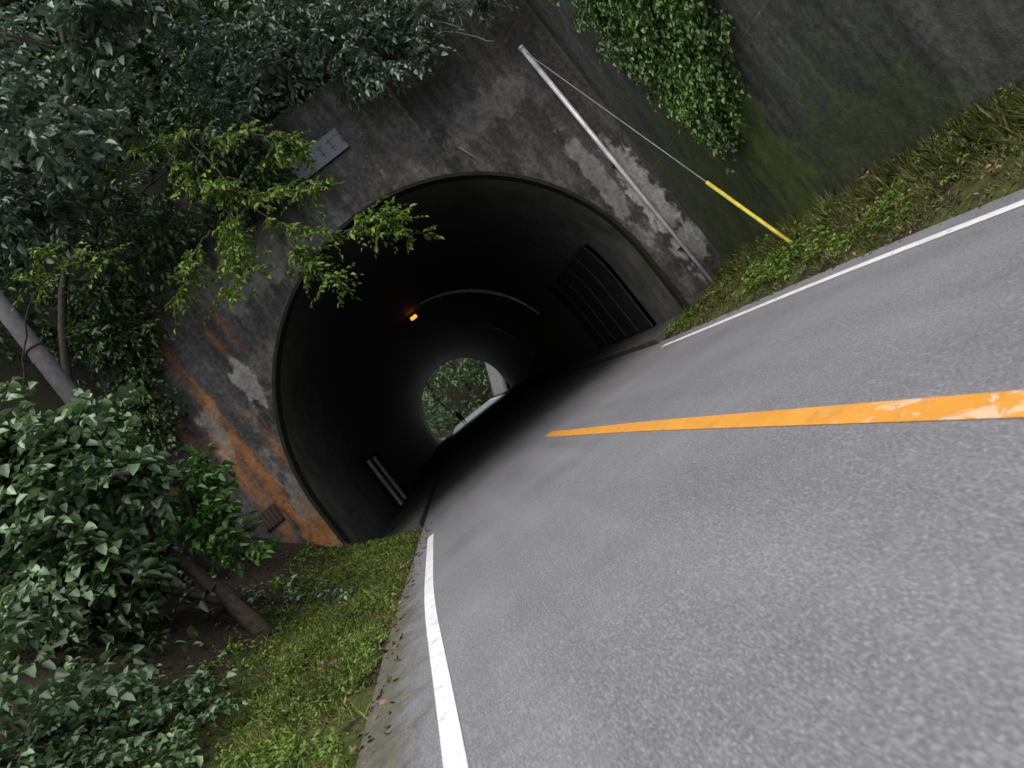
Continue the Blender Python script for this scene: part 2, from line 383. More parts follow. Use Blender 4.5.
def portal(y, yb, left, right, top, mat, name, rimsign):
    cx = ax(y-YP); e = float(el(y)); grp = empty(name)
    angs = sorted(set([math.pi - math.pi*k/44 for k in range(45)] + [math.atan2(top-HC, -left), math.atan2(top-HC, right)]), reverse=True)
    inner = [(-RA, -0.6), (-RA, 0.6)]; outer = [(-left, -0.6), (-left, 0.6)]
    for a in angs:
        inner.append((RA*math.cos(a), HC+RA*math.sin(a)))
        ca, sa = math.cos(a), math.sin(a); c = []
        if ca < -1e-6: c.append(left/-ca)
        if ca > 1e-6: c.append(right/ca)
        if sa > 1e-6: c.append((top-HC)/sa)
        d = min(c); outer.append((d*ca, HC+d*sa))
    inner += [(RA, 0.6), (RA, -0.6)]; outer += [(right, 0.6), (right, -0.6)]
    n = len(inner); V = []
    for L, yy in ((inner, y), (outer, y), (outer, yb)):
        V += [(cx+u, yy, h+e) for u, h in L]
    F = []
    for i in range(n-1):
        F.append((i, i+1, n+i+1, n+i)); F.append((n+i, n+i+1, 2*n+i+1, 2*n+i))
    mesh_np('headwall', V, F, mat, grp)
    V = []; o = 0.09*rimsign
    for r, yy in ((RA-0.03, y+0.3*(-1 if rimsign > 0 else 1)), (RA-0.03, y+o), (RA+0.05, y+o), (RA+0.05, y-o*0.02)):
        V += [(cx+u, yy, h+e) for u, h in profile(r, base=-0.5)]
    nn = len(profile(RA))
    mesh_np('arch_rim', V, grid_faces(4, nn), M_rim, grp, smooth=False)
    return grp
pt = portal(YP, YP+0.75, 6.9, 6.12, 9.3, M_portal, 'tunnel_portal', -1)
portal(YF, YF-0.75, 7, 7, 9.3, M_far_wall, 'tunnel_portal', 1)

M_plaque = simple('slate', (0.035, 0.042, 0.058), 0.5, 0.5, vary=0.3, scale=5)
pl = empty('name_plaque')
box('slab', -0.95, 0.42, YP-0.07, YP-0.003, 7.85, 8.4, M_plaque, pl, 0.015)
M_let = simple('engraving', (0.022, 0.026, 0.034), 0.8)
for k in range(5):
    x = -0.78+k*0.27
    box('character', x, x+0.16, YP-0.076, YP-0.072, 8.22, 8.24, M_let, pl)
    box('character', x+0.068, x+0.087, YP-0.078, YP-0.0735, 7.98, 8.3, M_let, pl)
    box('character', x+0.02, x+0.14, YP-0.076, YP-0.072, 8.05, 8.07, M_let, pl)
gr = empty('drain_grate')
box('frame', -6.45, -5.95, YP-0.05, YP-0.003, 2.1, 2.55, M_dark, gr, 0.01)
for k in range(5): box('bar', -6.42+k*0.1, -6.38+k*0.1, YP-0.08, YP-0.053, 2.13, 2.52, M_dark, gr)

M_pale = simple('lime', (0.34, 0.34, 0.33), 0.8, 0.2, vary=0.4, scale=4)
def skin(name, side, w0, w1, h0, h1, inset, mat, parent, nh=8):
    V = []; W_ = np.linspace(w0, w1, 3)
    hs = np.linspace(h0, h1, nh)
    def uat(h, r): return r if h < HC else math.sqrt(max(0, r*r-(h-HC)**2))
    for w in W_:
        e = float(el(YP+w))
        for h in hs: V.append((ax(w)+side*(uat(h, RA)-inset), YP+w, h+e))
        for h in hs[::-1]: V.append((ax(w)+side*(uat(h, RA)+0.05), YP+w, h+e))
    n = 2*nh; F = grid_faces(3, n, True); F.append(tuple(range(n))); F.append(tuple(2*n+i for i in range(n)))
    return mesh_np(name, V, F, mat, parent)
pn = empty('niche_stand_in')
skin('sheet', 1, 3.0, 11.5, 0.2, 3.0, 0.10, M_niche_shade, pn)  # dark sheet laid on the wall in place of a shaded recess
for k in range(6): skin('rib', 1, 3.0+k*1.65, 3.10+k*1.65, 0.2, 3.05, 0.13, M_rib, pn)
skin('top_rail', 1, 2.9, 11.6, 3.0, 3.08, 0.13, M_rib, pn, 3)
ln = empty('niche_stand_in')
skin('sheet', -1, 9.0, 15.0, 0.2, 2.4, 0.10, M_niche_shade, ln)  # flat dark sheet stands in for the left niche's shaded inside
skin('jamb', -1, 10.4, 10.8, 0.2, 2.2, 0.20, M_pale, ln)
skin('jamb', -1, 12.3, 12.8, 0.2, 2.2, 0.20, M_pale, ln)
M_seam = simple('lime_seam', (0.7, 0.7, 0.7), 0.6, 0.4, vary=0.3)
M_seam2 = simple('lime_seam_dull', (0.42, 0.42, 0.42), 0.6, 0.4, vary=0.3)
def seam(w, a0, a1, hgt, mat):
    V = []; A = np.linspace(math.radians(a0), math.radians(a1), 30); e = float(el(YP+w))
    for i, a in enumerate(A):
        hh = hgt*(0.25+0.75*math.sin(math.pi*(i+0.5)/30))*rng.uniform(0.85, 1.1)
        for r, dw in ((RA+0.02, 0.0), (RA-hh, 0.05), (RA-hh, 0.25), (RA+0.02, 0.3)):
            V.append((ax(w)+r*math.cos(a), YP+w+dw, HC+r*math.sin(a)+e))
    mesh_np('lime_seam', V, grid_faces(30, 4), mat, tun)
seam(17.5, 82, 12, 0.13, M_seam); seam(31, 70, -5, 0.13, M_seam2)
tubes('lime_streak', [([(2.35, YP-0.1, 6.3), (2.5, YP-0.1, 5.9), (2.55, YP+0.1, 5.6), (2.6, YP+1.4, 5.3)], 0.02)], simple('streakm', (0.16, 0.14, 0.10)), tun)
lamp = empty('tunnel_lamp')
w = 19.0; e = float(el(YP+w)); lx = ax(w)+0.1; lz = HC+RA+e-0.12
box('housing', lx-0.2, lx+0.2, YP+w-0.12, YP+w+0.12, lz-0.02, lz+0.16, M_dark, lamp, 0.02)
me_, nt_, b_ = new_mat('sodium_glass'); b_.inputs['Emission Color'].default_value = (1, 0.27, 0.02, 1); b_.inputs['Emission Strength'].default_value = 2.2
box('lens', lx-0.16, lx+0.16, YP+w-0.16, YP+w+0.08, lz-0.16, lz-0.024, me_, lamp, 0.03)
ld = bpy.data.lights.new('sodium', 'POINT'); ld.energy = 0.6; ld.color = (1, 0.45, 0.1); ld.shadow_soft_size = 0.1
lo = bpy.data.objects.new('bulb', ld); lo.location = (lx, YP+w, lz-0.3); link(lo, lamp)

# ------------------------------------------------------------------ right retaining wall
wy = np.arange(-6, 18.3, 0.55); wy[-1] = 18.19; V = []
for y in wy:
    X = float(xw(y)); tp = float(wtop(y)); V += [(X, y, -0.5), (X, y, 3.2), (X+0.01, y, 3.22), (X+0.08, y, tp-0.3), (X-0.0, y, tp-0.28), (X-0.0, y, tp), (X+0.6, y, tp), (X+0.6, y, -0.5)]
n = 8; F = grid_faces(len(wy), n); F.append(tuple(range(n)))
mesh_np('retaining_wall', V, F, M_wing)
fy = np.linspace(84.3, 126, 14); V = []
for i, y in enumerate(fy):
    X = float(xr(y))+0.7; e = float(el(y)); hh = 5.0+0.4*math.sin(i*1.3); V += [(X, y, e-0.5), (X+2.4, y, e+hh), (X+3.4, y, e+hh)]
mesh_np('retaining_wall', V, grid_faces(14, 3), M_far_wall)

# ------------------------------------------------------------------ pole, stay wire, utility pole
M_galv = simple('galvanised', (0.46, 0.47, 0.49), 0.45, 0.5, 0.2, vary=0.3, scale=3)
M_yp = simple('yellow_plastic', (0.50, 0.43, 0.04), 0.5, 0.5, vary=0.25)
sp_ = empty('stayed_pole')
tubes('pole', [([(4.99, 18.0, -0.2), (4.91, 18.0, 3.5), (4.83, 18.0, 7.15)], [0.042, 0.052, 0.062])], M_galv, sp_, 14)
tubes('cap', [([(4.83, 18.0, 7.13), (4.828, 18.0, 7.2)], [0.075, 0.07])], M_galv, sp_, 14)
for h in (1.4, 3.8, 6.2):
    box('bracket', 4.84, 4.98, 18.06, 18.19, h, h+0.03, M_rib, sp_)
top = np.array([4.83, 17.95, 7.0]); bot = np.array([4.92, 12.7, 0.22])
tubes('stay_wire', [([top, top+(bot-top)*0.5, bot], 0.011)], simple('wire', (0.18, 0.18, 0.19), 0.5, 0.5), sp_, 6)
tubes('stay_guard', [([top+(bot-top)*0.735, bot], 0.034)], M_yp, sp_, 10)
tubes('anchor', [([bot, bot+np.array([0, -0.15, -0.4])], 0.025)], M_dark, sp_, 8)
up = empty('utility_pole')
M_up = simple('weathered_pole', (0.050, 0.048, 0.052), 0.8, 0.3, vary=0.35, scale=9)
tubes('shaft', [([(-6.35, 14.4, 1.5), (-6.38, 14.4, 6), (-6.4, 14.4, 11.5)], [0.19, 0.165, 0.14])], M_up, up, 18)
for h in (7.1, 9.6): tubes('band', [([(-6.39, 14.4, h), (-6.39, 14.4, h+0.06)], 0.175)], M_dark, up, 18)
box('crossarm', -7.3, -5.5, 14.2, 14.28, 11.0, 11.1, M_up, up, 0.01)

# ------------------------------------------------------------------ pedestrian at the far mouth (walking away, dark clothes)
def figure(name, loc):
    # joint positions (x, y, z) and radii; one connected skinned surface
    J = [(0, 0, 0.95, .15), (0, 0, 1.15, .145), (0, 0, 1.38, .165), (0, .01, 1.50, .065), (0, .02, 1.60, .085), (0, .03, 1.70, .09),   # 0-5 pelvis..head
         (-.10, .02, .90, .095), (-.12, .14, .50, .065), (-.12, .06, .09, .045), (-.12, .20, .04, .04),                                # 6-9 left leg
         (.10, 0, .90, .095), (.12, -.08, .50, .065), (.12, -.26, .12, .045), (.12, -.14, .04, .04),                                   # 10-13 right leg
         (-.20, 0, 1.40, .06), (-.26, -.10, 1.13, .045), (-.25, .02, .90, .035), (-.25, .05, .82, .035),                               # 14-17 left arm
         (.20, 0, 1.40, .06), (.26, .10, 1.13, .045), (.25, .22, .93, .035), (.25, .27, .86, .035)]                                    # 18-21 right arm
    E = [(0, 1), (1, 2), (2, 3), (3, 4), (4, 5), (0, 6), (6, 7), (7, 8), (8, 9), (0, 10), (10, 11), (11, 12), (12, 13), (2, 14), (14, 15), (15, 16), (16, 17), (2, 18), (18, 19), (19, 20), (20, 21)]
    me = bpy.data.meshes.new(name); me.from_pydata([j[:3] for j in J], E, []); me.update()
    o = bpy.data.objects.new(name, me); col.objects.link(o); o.location = loc
    sk = o.modifiers.new('skin', 'SKIN'); ss = o.modifiers.new('sub', 'SUBSURF'); ss.levels = 1; ss.render_levels = 1
    for i, j in enumerate(J): me.skin_vertices[0].data[i].radius = (j[3], j[3])
    me.skin_vertices[0].data[0].use_root = True
    m, nt, b = new_mat('clothes', 0.85, 0.2); t = NT(nt)
    tc = t.node('ShaderNodeTexCoord'); s_ = t.node('ShaderNodeSeparateXYZ'); t.lk(tc.outputs['Object'], s_.inputs[0])
    c = t.ramp(t.math('DIVIDE', s_.outputs[2], 2.0), [(0.0, (0.02, 0.02, 0.022)), (0.44, (0.018, 0.02, 0.03)), (0.47, (0.03, 0.032, 0.04)), (0.76, (0.03, 0.032, 0.04)), (0.79, (0.25, 0.14, 0.10)), (0.82, (0.02, 0.015, 0.012))])
    c.node.color_ramp.interpolation = 'CONSTANT'; t.lk(c, b.inputs['Base Color']); me.materials.append(m)
    return o
py = 82.0; figure('pedestrian', (-61*py/800, py, float(el(py))+0.03))

# ------------------------------------------------------------------ foliage
def norm(a): return a/(np.linalg.norm(a, axis=-1, keepdims=True)+1e-9)
def leaf_arrays(P, D, U, L, W, fold=0.25, curl=0.2):
    N = len(P); D = norm(D); S = norm(np.cross(D, U)); U = np.cross(S, D)
    L = L[:, None]; W = W[:, None]
    V = np.empty((N, 6, 3))
    V[:, 0] = P
    V[:, 1] = P + D*L*0.32 - S*W*0.5 + U*W*fold
    V[:, 2] = P + D*L*0.70 - S*W*0.36 + U*(W*fold*0.7-L*curl*0.4)
    V[:, 3] = P + D*L - U*L*curl
    V[:, 4] = P + D*L*0.70 + S*W*0.36 + U*(W*fold*0.7-L*curl*0.4)
    V[:, 5] = P + D*L*0.32 + S*W*0.5 + U*W*fold
    b = np.arange(N)[:, None]*6
    F = np.concatenate([b+np.array([0, 1, 2, 3]), b+np.array([0, 3, 4, 5])], 0)
    return V.reshape(-1, 3), F
def leaves_on_twigs(O, D, TL_, k, size, aspect=0.5, droop=0.3, upn=1.0):
    n = len(O); t = (np.arange(k)+0.6)/k
    P = O[:, None]+D[:, None]*(TL_[:, None]*t)[:, :, None]
    P[..., 2] -= (TL_[:, None]*t**2)*droop*0.6
    side = norm(np.cross(D, np.array([0, 0, 1.0])+rng.normal(0, .25, (n, 3))))
    sg = np.where(np.arange(k) % 2 == 0, 1, -1)[None, :, None]
    LD = D[:, None]*0.6+side[:, None]*sg*0.9+rng.normal(0, 0.3, (n, k, 3)); LD[..., 2] -= droop
    U = np.array([0, 0, upn])+rng.normal(0, 0.4, (n, k, 3))
    s = size*rng.uniform(0.55, 1.3, (n, k))
    return P.reshape(-1, 3), LD.reshape(-1, 3), U.reshape(-1, 3), s.ravel(), (s*aspect).ravel()
def clump_twigs(C, R, n, flat=0.7, outward=0.8, down=0.1, tl=0.4):
    C = np.repeat(C, n, 0); R = np.repeat(R, n)
    d = norm(rng.normal(0, 1, (len(C), 3))); r = R*rng.uniform(0.25, 1, len(C))**0.6
    off = d*r[:, None]; off[:, 2] *= flat
    D = norm(d*outward+rng.normal(0, 0.45, d.shape)+np.array([0, 0, -down]))
    return C+off, D, tl*rng.uniform(0.6, 1.3, len(C))
def foliage(name, parts, mat, parent=None):
    Vs = []; Fs = []; o = 0
    for a in parts:
        v, f = leaf_arrays(*a); Vs.append(v); Fs.append(f+o); o += len(v)
    return mesh_np(name, np.concatenate(Vs), np.concatenate(Fs), mat, parent)
def twig_mesh(name, O, D, TLn, r, mat, parent, droop=0.3):
    n = len(O); S = norm(np.cross(D, [0.2, 0.3, 1.0])); T = np.cross(S, D)
    V = np.empty((n, 6, 3)); E = O+D*TLn[:, None]; E = E-np.array([0, 0, 1])*(TLn*droop*0.6)[:, None]
    for i, (a, b) in enumerate(((1, 0), (-0.5, 0.87), (-0.5, -0.87))):
        V[:, i] = O+r*(a*S+b*T); V[:, 3+i] = E+r*0.4*(a*S+b*T)
    b = np.arange(n)[:, None]*6
    F = np.concatenate([b+np.array(q) for q in ([0, 1, 4, 3], [1, 2, 5, 4], [2, 0, 3, 5])], 0)
    return mesh_np(name, V.reshape(-1, 3), F, mat, parent)

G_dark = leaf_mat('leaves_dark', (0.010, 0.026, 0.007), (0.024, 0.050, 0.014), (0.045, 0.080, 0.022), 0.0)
G_mid = leaf_mat('leaves_mid', (0.024, 0.052, 0.014), (0.048, 0.095, 0.026), (0.095, 0.15, 0.045), 0.2, 0.42, 0.6)
G_shrub = leaf_mat('leaves_shrub', (0.050, 0.10, 0.032), (0.10, 0.175, 0.070), (0.18, 0.27, 0.13), 0.2, 0.40, 0.7, 0.5)
G_sheen = leaf_mat('leaves_sheen', (0.035, 0.072, 0.042), (0.085, 0.135, 0.085), (0.19, 0.25, 0.18), 0.2, 0.40, 0.7, 0.7)  # pale sky reflection on the leaves painted into their base colour
G_bright = leaf_mat('leaves_bright', (0.05, 0.10, 0.013), (0.10, 0.18, 0.02), (0.20, 0.28, 0.038), 0.35, 0.5, 0.4, 0.5)
G_grass = leaf_mat('grass', (0.075, 0.095, 0.020), (0.14, 0.18, 0.032), (0.23, 0.25, 0.07), 0.2, 0.6, 0.3, 0.6)
G_grass2 = leaf_mat('rough_grass', (0.05, 0.065, 0.018), (0.10, 0.125, 0.028), (0.20, 0.18, 0.08), 0.2, 0.7, 0.2, 0.7)
G_dry = leaf_mat('dry_leaves', (0.05, 0.028, 0.014), (0.12, 0.07, 0.035), (0.24, 0.14, 0.08), 0.0, 0.7, 0.2, 0.3)
G_far = leaf_mat('leaves_far', (0.06, 0.12, 0.05), (0.11, 0.19, 0.08), (0.18, 0.26, 0.12), 0.2, 0.6, 0.3, 0.6)

def surf_clumps(xr0, xr1, y0, y1, n, keep=None):
    x = rng.uniform(xr0, xr1, n); y = rng.uniform(y0, y1, n)
    if keep is not None:
        k = keep(x, y); x = x[k]; y = y[k]
    return np.stack([x, y, H(x, y)], 1)
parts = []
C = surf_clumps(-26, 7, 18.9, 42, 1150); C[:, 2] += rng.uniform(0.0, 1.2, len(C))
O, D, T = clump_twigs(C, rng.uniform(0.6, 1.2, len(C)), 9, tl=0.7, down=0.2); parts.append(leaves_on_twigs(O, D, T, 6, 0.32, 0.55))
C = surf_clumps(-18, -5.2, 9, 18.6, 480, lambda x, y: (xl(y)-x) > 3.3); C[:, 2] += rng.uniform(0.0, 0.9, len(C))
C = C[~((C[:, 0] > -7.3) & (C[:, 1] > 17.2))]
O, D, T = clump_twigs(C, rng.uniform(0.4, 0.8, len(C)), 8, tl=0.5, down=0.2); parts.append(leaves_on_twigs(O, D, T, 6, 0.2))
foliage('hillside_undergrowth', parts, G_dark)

def tree(name, trunk, tr, limbs, clumps, mat, n_tw, k, size, aspect=0.5, bark=M_bark, flat=0.6, tl=0.5, droop=0.3, down=0.15):
    g = empty(name)
    tubes('trunk', [(curve_pts(trunk, 6, 0.015), np.linspace(tr, tr*0.35, 6*(len(trunk)-1)+1))], bark, g, 10)
    L = []
    for l in limbs:
        p = curve_pts(l, 6, 0.02); L.append((p, np.linspace(tr*0.4, 0.012, len(p))))
    if L: tubes('limbs', L, bark, g, 6)
    C = np.array([c[:3] for c in clumps]); R = np.array([c[3] for c in clumps])
    O, D, T = clump_twigs(C, R, n_tw, flat=flat, tl=tl, down=down)
    foliage('foliage', [leaves_on_twigs(O, D, T, k, size, aspect, droop)], mat, g)
    twig_mesh('twigs', O, D, T, 0.007, bark, g, droop)
    return g
def rc(x0, x1, y0, y1, z0, z1, r0, r1, n):
    return [(rng.uniform(x0, x1), rng.uniform(y0, y1), rng.uniform(z0, z1), rng.uniform(r0, r1)) for _ in range(n)]
tree('broadleaf_tree', [(-8.2, 17.6, 6.5), (-6.6, 17.2, 8.6), (-5.2, 16.8, 9.8), (-3.0, 16.4, 12.4), (-1.8, 16.2, 14.6)], 0.10,
     [[(-5.2, 16.8, 9.8), (-5.4, 15.6, 11.3), (-5.6, 15.0, 12.2)], [(-4.0, 16.6, 11.2), (-2.4, 15.6, 11.4), (-1.2, 15.0, 10.8)],
      [(-5.2, 16.8, 9.8), (-4.4, 15.4, 10.0), (-3.6, 14.6, 9.6)], [(-3.0, 16.4, 12.4), (-4.2, 15.4, 13.4)]],
     rc(-6.2, -3.2, 14.2, 16.5, 9.3, 12.2, 0.35, 0.7, 12)+rc(-4.2, -0.6, 14.4, 17, 10.8, 14.2, 0.4, 0.8, 15), G_sheen, 24, 8, 0.24, 0.52, M_barkpale, 0.40, 0.55)
tree('broadleaf_tree', [(-11, 19, 8), (-9.5, 18.5, 11), (-8.2, 18, 14.5)], 0.16,
     [[(-9.5, 18.5, 11), (-7.2, 17.5, 12.2), (-6, 17, 12)], [(-9.5, 18.5, 11), (-8.0, 17, 10.5)]],
     rc(-9, -5.5, 16.5, 19.5, 9.0, 15.0, 0.5, 1.0, 14)+rc(-5, 1, 18.3, 20, 10.2, 15, 0.6, 1.0, 18), G_mid, 24, 8, 0.22, 0.5, M_bark, 0.6, 0.6)
tree('overhanging_shrub', [(0.2, 19.6, 9.5), (0.6, 18.6, 10.8), (1.2, 17.8, 11.2)], 0.07,
     [[(0.6, 18.6, 10.8), (2.4, 17.8, 10.2), (3.8, 17.4, 9.2), (4.7, 17.2, 8.3)], [(0.6, 18.6, 10.8), (-0.8, 17.8, 10.4), (-1.8, 17.4, 9.6)], [(1.2, 17.8, 11.2), (1.8, 17.2, 9.6), (2.0, 17.0, 8.6)]],
     rc(-1.6, 2.4, 16.8, 18.4, 9.0, 11.6, 0.35, 0.65, 24)+rc(1.2, 4.2, 17.0, 18.2, 8.7, 10.3, 0.25, 0.5, 16)+[(4.2, 17.2, 8.7, 0.35), (4.7, 17.2, 8.3, 0.25), (3.0, 17.2, 8.2, 0.3), (1.9, 17.1, 8.4, 0.35), (2.4, 17.1, 8.2, 0.3), (4.9, 17.4, 9.0, 0.4)],
     G_sheen, 22, 7, 0.17, 0.5, M_bark, 0.5, 0.45)
tree('overhanging_shrub', [(-3.5, 19.6, 9.5), (-3.2, 18.6, 10.2), (-3.0, 17.6, 9.8)], 0.06,
     [[(-3.2, 18.6, 10.2), (-4.6, 17.8, 9.6), (-5.4, 17.5, 8.6)], [(-3.2, 18.6, 10.2), (-2.0, 17.7, 9.6), (-1.6, 17.5, 8.6)]],
     rc(-6.6, -1.4, 17.0, 18.4, 8.4, 10.3, 0.35, 0.6, 30)+rc(-6.8, -4.0, 17.3, 17.9, 7.2, 8.8, 0.3, 0.5, 9)+rc(-3.6, -1.2, 17.3, 17.9, 7.9, 8.8, 0.25, 0.4, 9), G_mid, 20, 7, 0.16, 0.5, M_bark, 0.55, 0.45)
def spray(name, bl, m_, size, k=9, root=0.02):
    g = empty(name); L = []; O = []; D = []
    for i, b in enumerate(bl):
        p = curve_pts(b, 8, 0.015); L.append((p, np.linspace(root if i == 0 else root*0.6, 0.004, len(p))))
        for _ in range(m_):
            q = rng.uniform(0.25, 1)*(len(p)-1); j = int(min(q, len(p)-2)); pp = p[j]+(p[j+1]-p[j])*(q-j)
            d = (p[j+1]-p[j]); d = d/np.linalg.norm(d); s = np.array([rng.normal(0, 1), rng.normal(0, 1), rng.normal(0, 0.25)])
            O.append(pp); D.append(d*0.5+s*0.7)
    tubes('limbs', L, M_bark, g, 6)
    O = np.array(O); D = norm(np.array(D)); T = rng.uniform(0.25, 0.65, len(O))
    foliage('foliage', [leaves_on_twigs(O, D, T, k, size, 0.5, 0.25)], G_bright, g)
    twig_mesh('twigs', O, D, T, 0.004, M_bark, g, 0.25)
spray('maple_branch', [[(-5.2, 17.4, 9.4), (-3.6, 16.0, 9.6), (-2.0, 15.2, 8.9), (-1.0, 14.8, 8.0)],
      [(-2.0, 15.2, 8.9), (-1.9, 14.8, 7.2), (-2.6, 14.5, 6.3), (-3.1, 14.3, 5.7)],
      [(-1.9, 14.8, 7.4), (-1.5, 14.5, 6.2), (-0.7, 14.3, 5.3), (0.4, 14.2, 4.4)],
      [(-1.5, 14.5, 6.2), (-1.6, 14.3, 5.4), (-1.3, 14.2, 4.7)],
      [(-1.9, 14.8, 7.2), (-2.4, 14.4, 6.6), (-2.4, 14.2, 5.8)],
      [(-1.0, 14.8, 8.0), (-0.6, 14.6, 7.5), (-0.4, 14.5, 7.0)],
      [(-2.4, 15.2, 8.9), (-2.4, 14.8, 8.0), (-2.0, 14.6, 7.4)],
      [(-1.9, 14.8, 7.2), (-1.2, 14.6, 6.7), (-0.6, 14.5, 6.3)],
      [(-2.6, 14.5, 6.9), (-3.2, 14.3, 6.6), (-3.7, 14.2, 6.1)],
      [(-0.7, 14.3, 5.3), (-0.2, 14.2, 5.2), (0.15, 14.2, 4.9)]], 34, 0.13, 9, 0.03)
spray('maple_branch', [[(-6.6, 13.6, 6.4), (-5.4, 13.2, 7.3), (-4.3, 13.0, 7.3), (-3.9, 13, 7.0)], [(-5.4, 13.2, 7.3), (-5.0, 13.0, 7.6), (-4.7, 12.9, 7.7)]], 18, 0.10, 8, 0.02)
bt = []
for _ in range(12):
    x0 = rng.uniform(3.4, 5.4); z0 = rng.uniform(8.6, 9.5)
    bt.append((curve_pts([(x0, 18.3, z0), (x0+rng.uniform(-.3, .5), 17.6, z0-0.3), (x0+rng.uniform(-.3, .8), 17.2, z0-rng.uniform(0.5, 1.3))], 6, 0.02), 0.009))
tubes('bare_twigs', bt, simple('dead_twig', (0.16, 0.15, 0.14)), None, 5)

C = np.array([(rng.uniform(-7.4, -5.7), 17.95, rng.uniform(5.2, 9.0)) for _ in range(70)])
C = C[(C[:, 0] < -6.15+0.28*(C[:, 2]-6.5))]
O, D, T = clump_twigs(C, rng.uniform(0.2, 0.42, len(C)), 11, tl=0.33, down=0.6)
O[:, 1] = np.minimum(O[:, 1], 18.1)
foliage('ivy', [leaves_on_twigs(O, D, T, 6, 0.13, 0.7, 0.5)], G_mid)

sh = empty('hydrangea_shrub')
tubes('stems', [(curve_pts(b, 6, 0.02), np.linspace(r, r*0.3, 6*(len(b)-1)+1)) for b, r in [
    ([(-4.95, 11.4, 0.6), (-5.15, 11.5, 1.6), (-5.4, 11.5, 2.6), (-5.6, 11.4, 3.8)], 0.15),
    ([(-5.15, 11.5, 1.4), (-6.0, 11.3, 2.5), (-6.5, 11, 3.8)], 0.07), ([(-5.3, 11.6, 2.0), (-4.7, 11.4, 2.8), (-4.5, 11.2, 3.4)], 0.05),
    ([(-6.3, 10.6, 1.6), (-6.6, 10.4, 3.0), (-6.8, 10.2, 4.4)], 0.06)]], M_bark, sh, 9)
n = 95; d = norm(rng.normal(0, 1, (n, 3))); d[:, 1] = -np.abs(d[:, 1])*0.8
C = np.array([-6.4, 11.4, 3.75])+d*np.array([1.8, 1.5, 1.8])*rng.uniform(0.6, 1.0, (n, 1))
C = C[C[:, 2] > 2.4]
R = rng.uniform(0.25, 0.5, len(C))
O, D, T = clump_twigs(C, R, 16, flat=0.75, tl=0.3, down=-0.25)
foliage('foliage', [leaves_on_twigs(O, D, T, 6, 0.19, 0.72, 0.35)], G_shrub, sh); twig_mesh('twigs', O, D, T, 0.006, M_bark, sh, 0.3)
C = np.array(rc(-5.0, -4.45, 11.3, 12.2, 1.9, 3.2, 0.22, 0.36, 11))
O, D, T = clump_twigs(C[:, :3], C[:, 3], 18, flat=0.8, tl=0.28, down=-0.1)
b2 = empty('leafy_bush'); foliage('foliage', [leaves_on_twigs(O, D, T, 6, 0.15, 0.6, 0.35)], leaf_mat('leaves_fresh', (0.035, 0.10, 0.018), (0.065, 0.16, 0.03), (0.12, 0.24, 0.055), 0.3, 0.45, 0.5, 0.4), b2)
twig_mesh('twigs', O, D, T, 0.006, M_bark, b2, 0.3)
C = np.array(rc(-5.6, -4.85, 6.6, 8.2, 1.3, 2.7, 0.25, 0.4, 14))
O, D, T = clump_twigs(C[:, :3], C[:, 3], 12, flat=0.8, tl=0.25, down=-0.1)
foliage('leafy_bush', [leaves_on_twigs(O, D, T, 5, 0.13, 0.72, 0.35)], G_shrub)
C = surf_clumps(-7.5, -3.4, 4.5, 15.5, 800, lambda x, y: ((xl(y)-shoulderL(y)-x) > 1.85) & ((xl(y)-shoulderL(y)-x) < 3.2))
C = C[rng.random(len(C)) < np.where(C[:, 1] < 9, 0.8, 0.12)]
C[:, 2] += 0.08
O, D, T = clump_twigs(C, rng.uniform(0.12, 0.28, len(C)), 8, flat=0.6, tl=0.2, down=-0.4)
foliage('ground_plants', [leaves_on_twigs(O, D, T, 5, 0.105, 0.65, 0.3)], G_shrub)
C = []
for _ in range(62):
    y = 11.2+3.5*rng.random(); low = np.interp(y, [11.2, 12, 13, 14, 14.6], [3.6, 2.9, 2.4, 2.3, 4.2])+rng.exponential(0.7)
    yy = y
    for h in np.arange(float(wtop(y))-0.1, low, -0.35):
        yy += rng.normal(0, 0.10)
        if rng.random() < 0.85: C.append((float(xw(yy))-0.12, yy, h+rng.uniform(-.2, .2)))
C = np.array(C)
O, D, T = clump_twigs(C, rng.uniform(0.08, 0.28, len(C)), 5, flat=0.9, tl=0.28, down=0.9)
O[:, 0] = np.minimum(O[:, 0], xw(O[:, 1])-0.03); D[:, 0] = -np.abs(D[:, 0])
foliage('hanging_vine', [leaves_on_twigs(O, D, T, 6, 0.10, 0.62, 0.6)], leaf_mat('leaves_vine', (0.04, 0.09, 0.015), (0.07, 0.15, 0.025), (0.12, 0.22, 0.045), 0.2, 0.45, 0.5, 0.7))

# grass
def blades(x, y, h0, h1, wid, lean=0.5):
    n = len(x); P = np.stack([x, y, H(x, y)-0.01], 1)
    D = norm(np.stack([rng.normal(0, lean, n), rng.normal(0, lean, n), np.ones(n)], 1))
    U = norm(rng.normal(0, 1, (n, 3))*[1, 1, 0.2]); L = rng.uniform(h0, h1, n)
    return P, D, U, L, np.full(n, wid)*rng.uniform(0.6, 1.4, n)
n = 62000; y = 2.5+15.6*rng.random(n)**0.85; o = rng.uniform(0.0, 2.0, n); x = xl(y)-shoulderL(y)-o
pch = lump(x*1.5, y*1.5)+0.6*lump(x*3.7+2, y*3.1)+rng.normal(0, 0.15, n)
k = (pch > -0.05-0.25*np.clip(o-0.5, 0, 1)) & (rng.random(n) < np.clip(0.2+o*0.9, 0, 1)) & (rng.random(n) < np.clip((2.0-o)/0.5, 0, 1))
gl = blades(x[k], y[k], 0.03, 0.15, 0.013, 0.8)
foliage('grass', [gl], G_grass)
n = 44000; y = rng.uniform(3, 18.1, n); f = rng.random(n); x = xr(y)+0.38+f*(xw(y)-xr(y)-0.4)
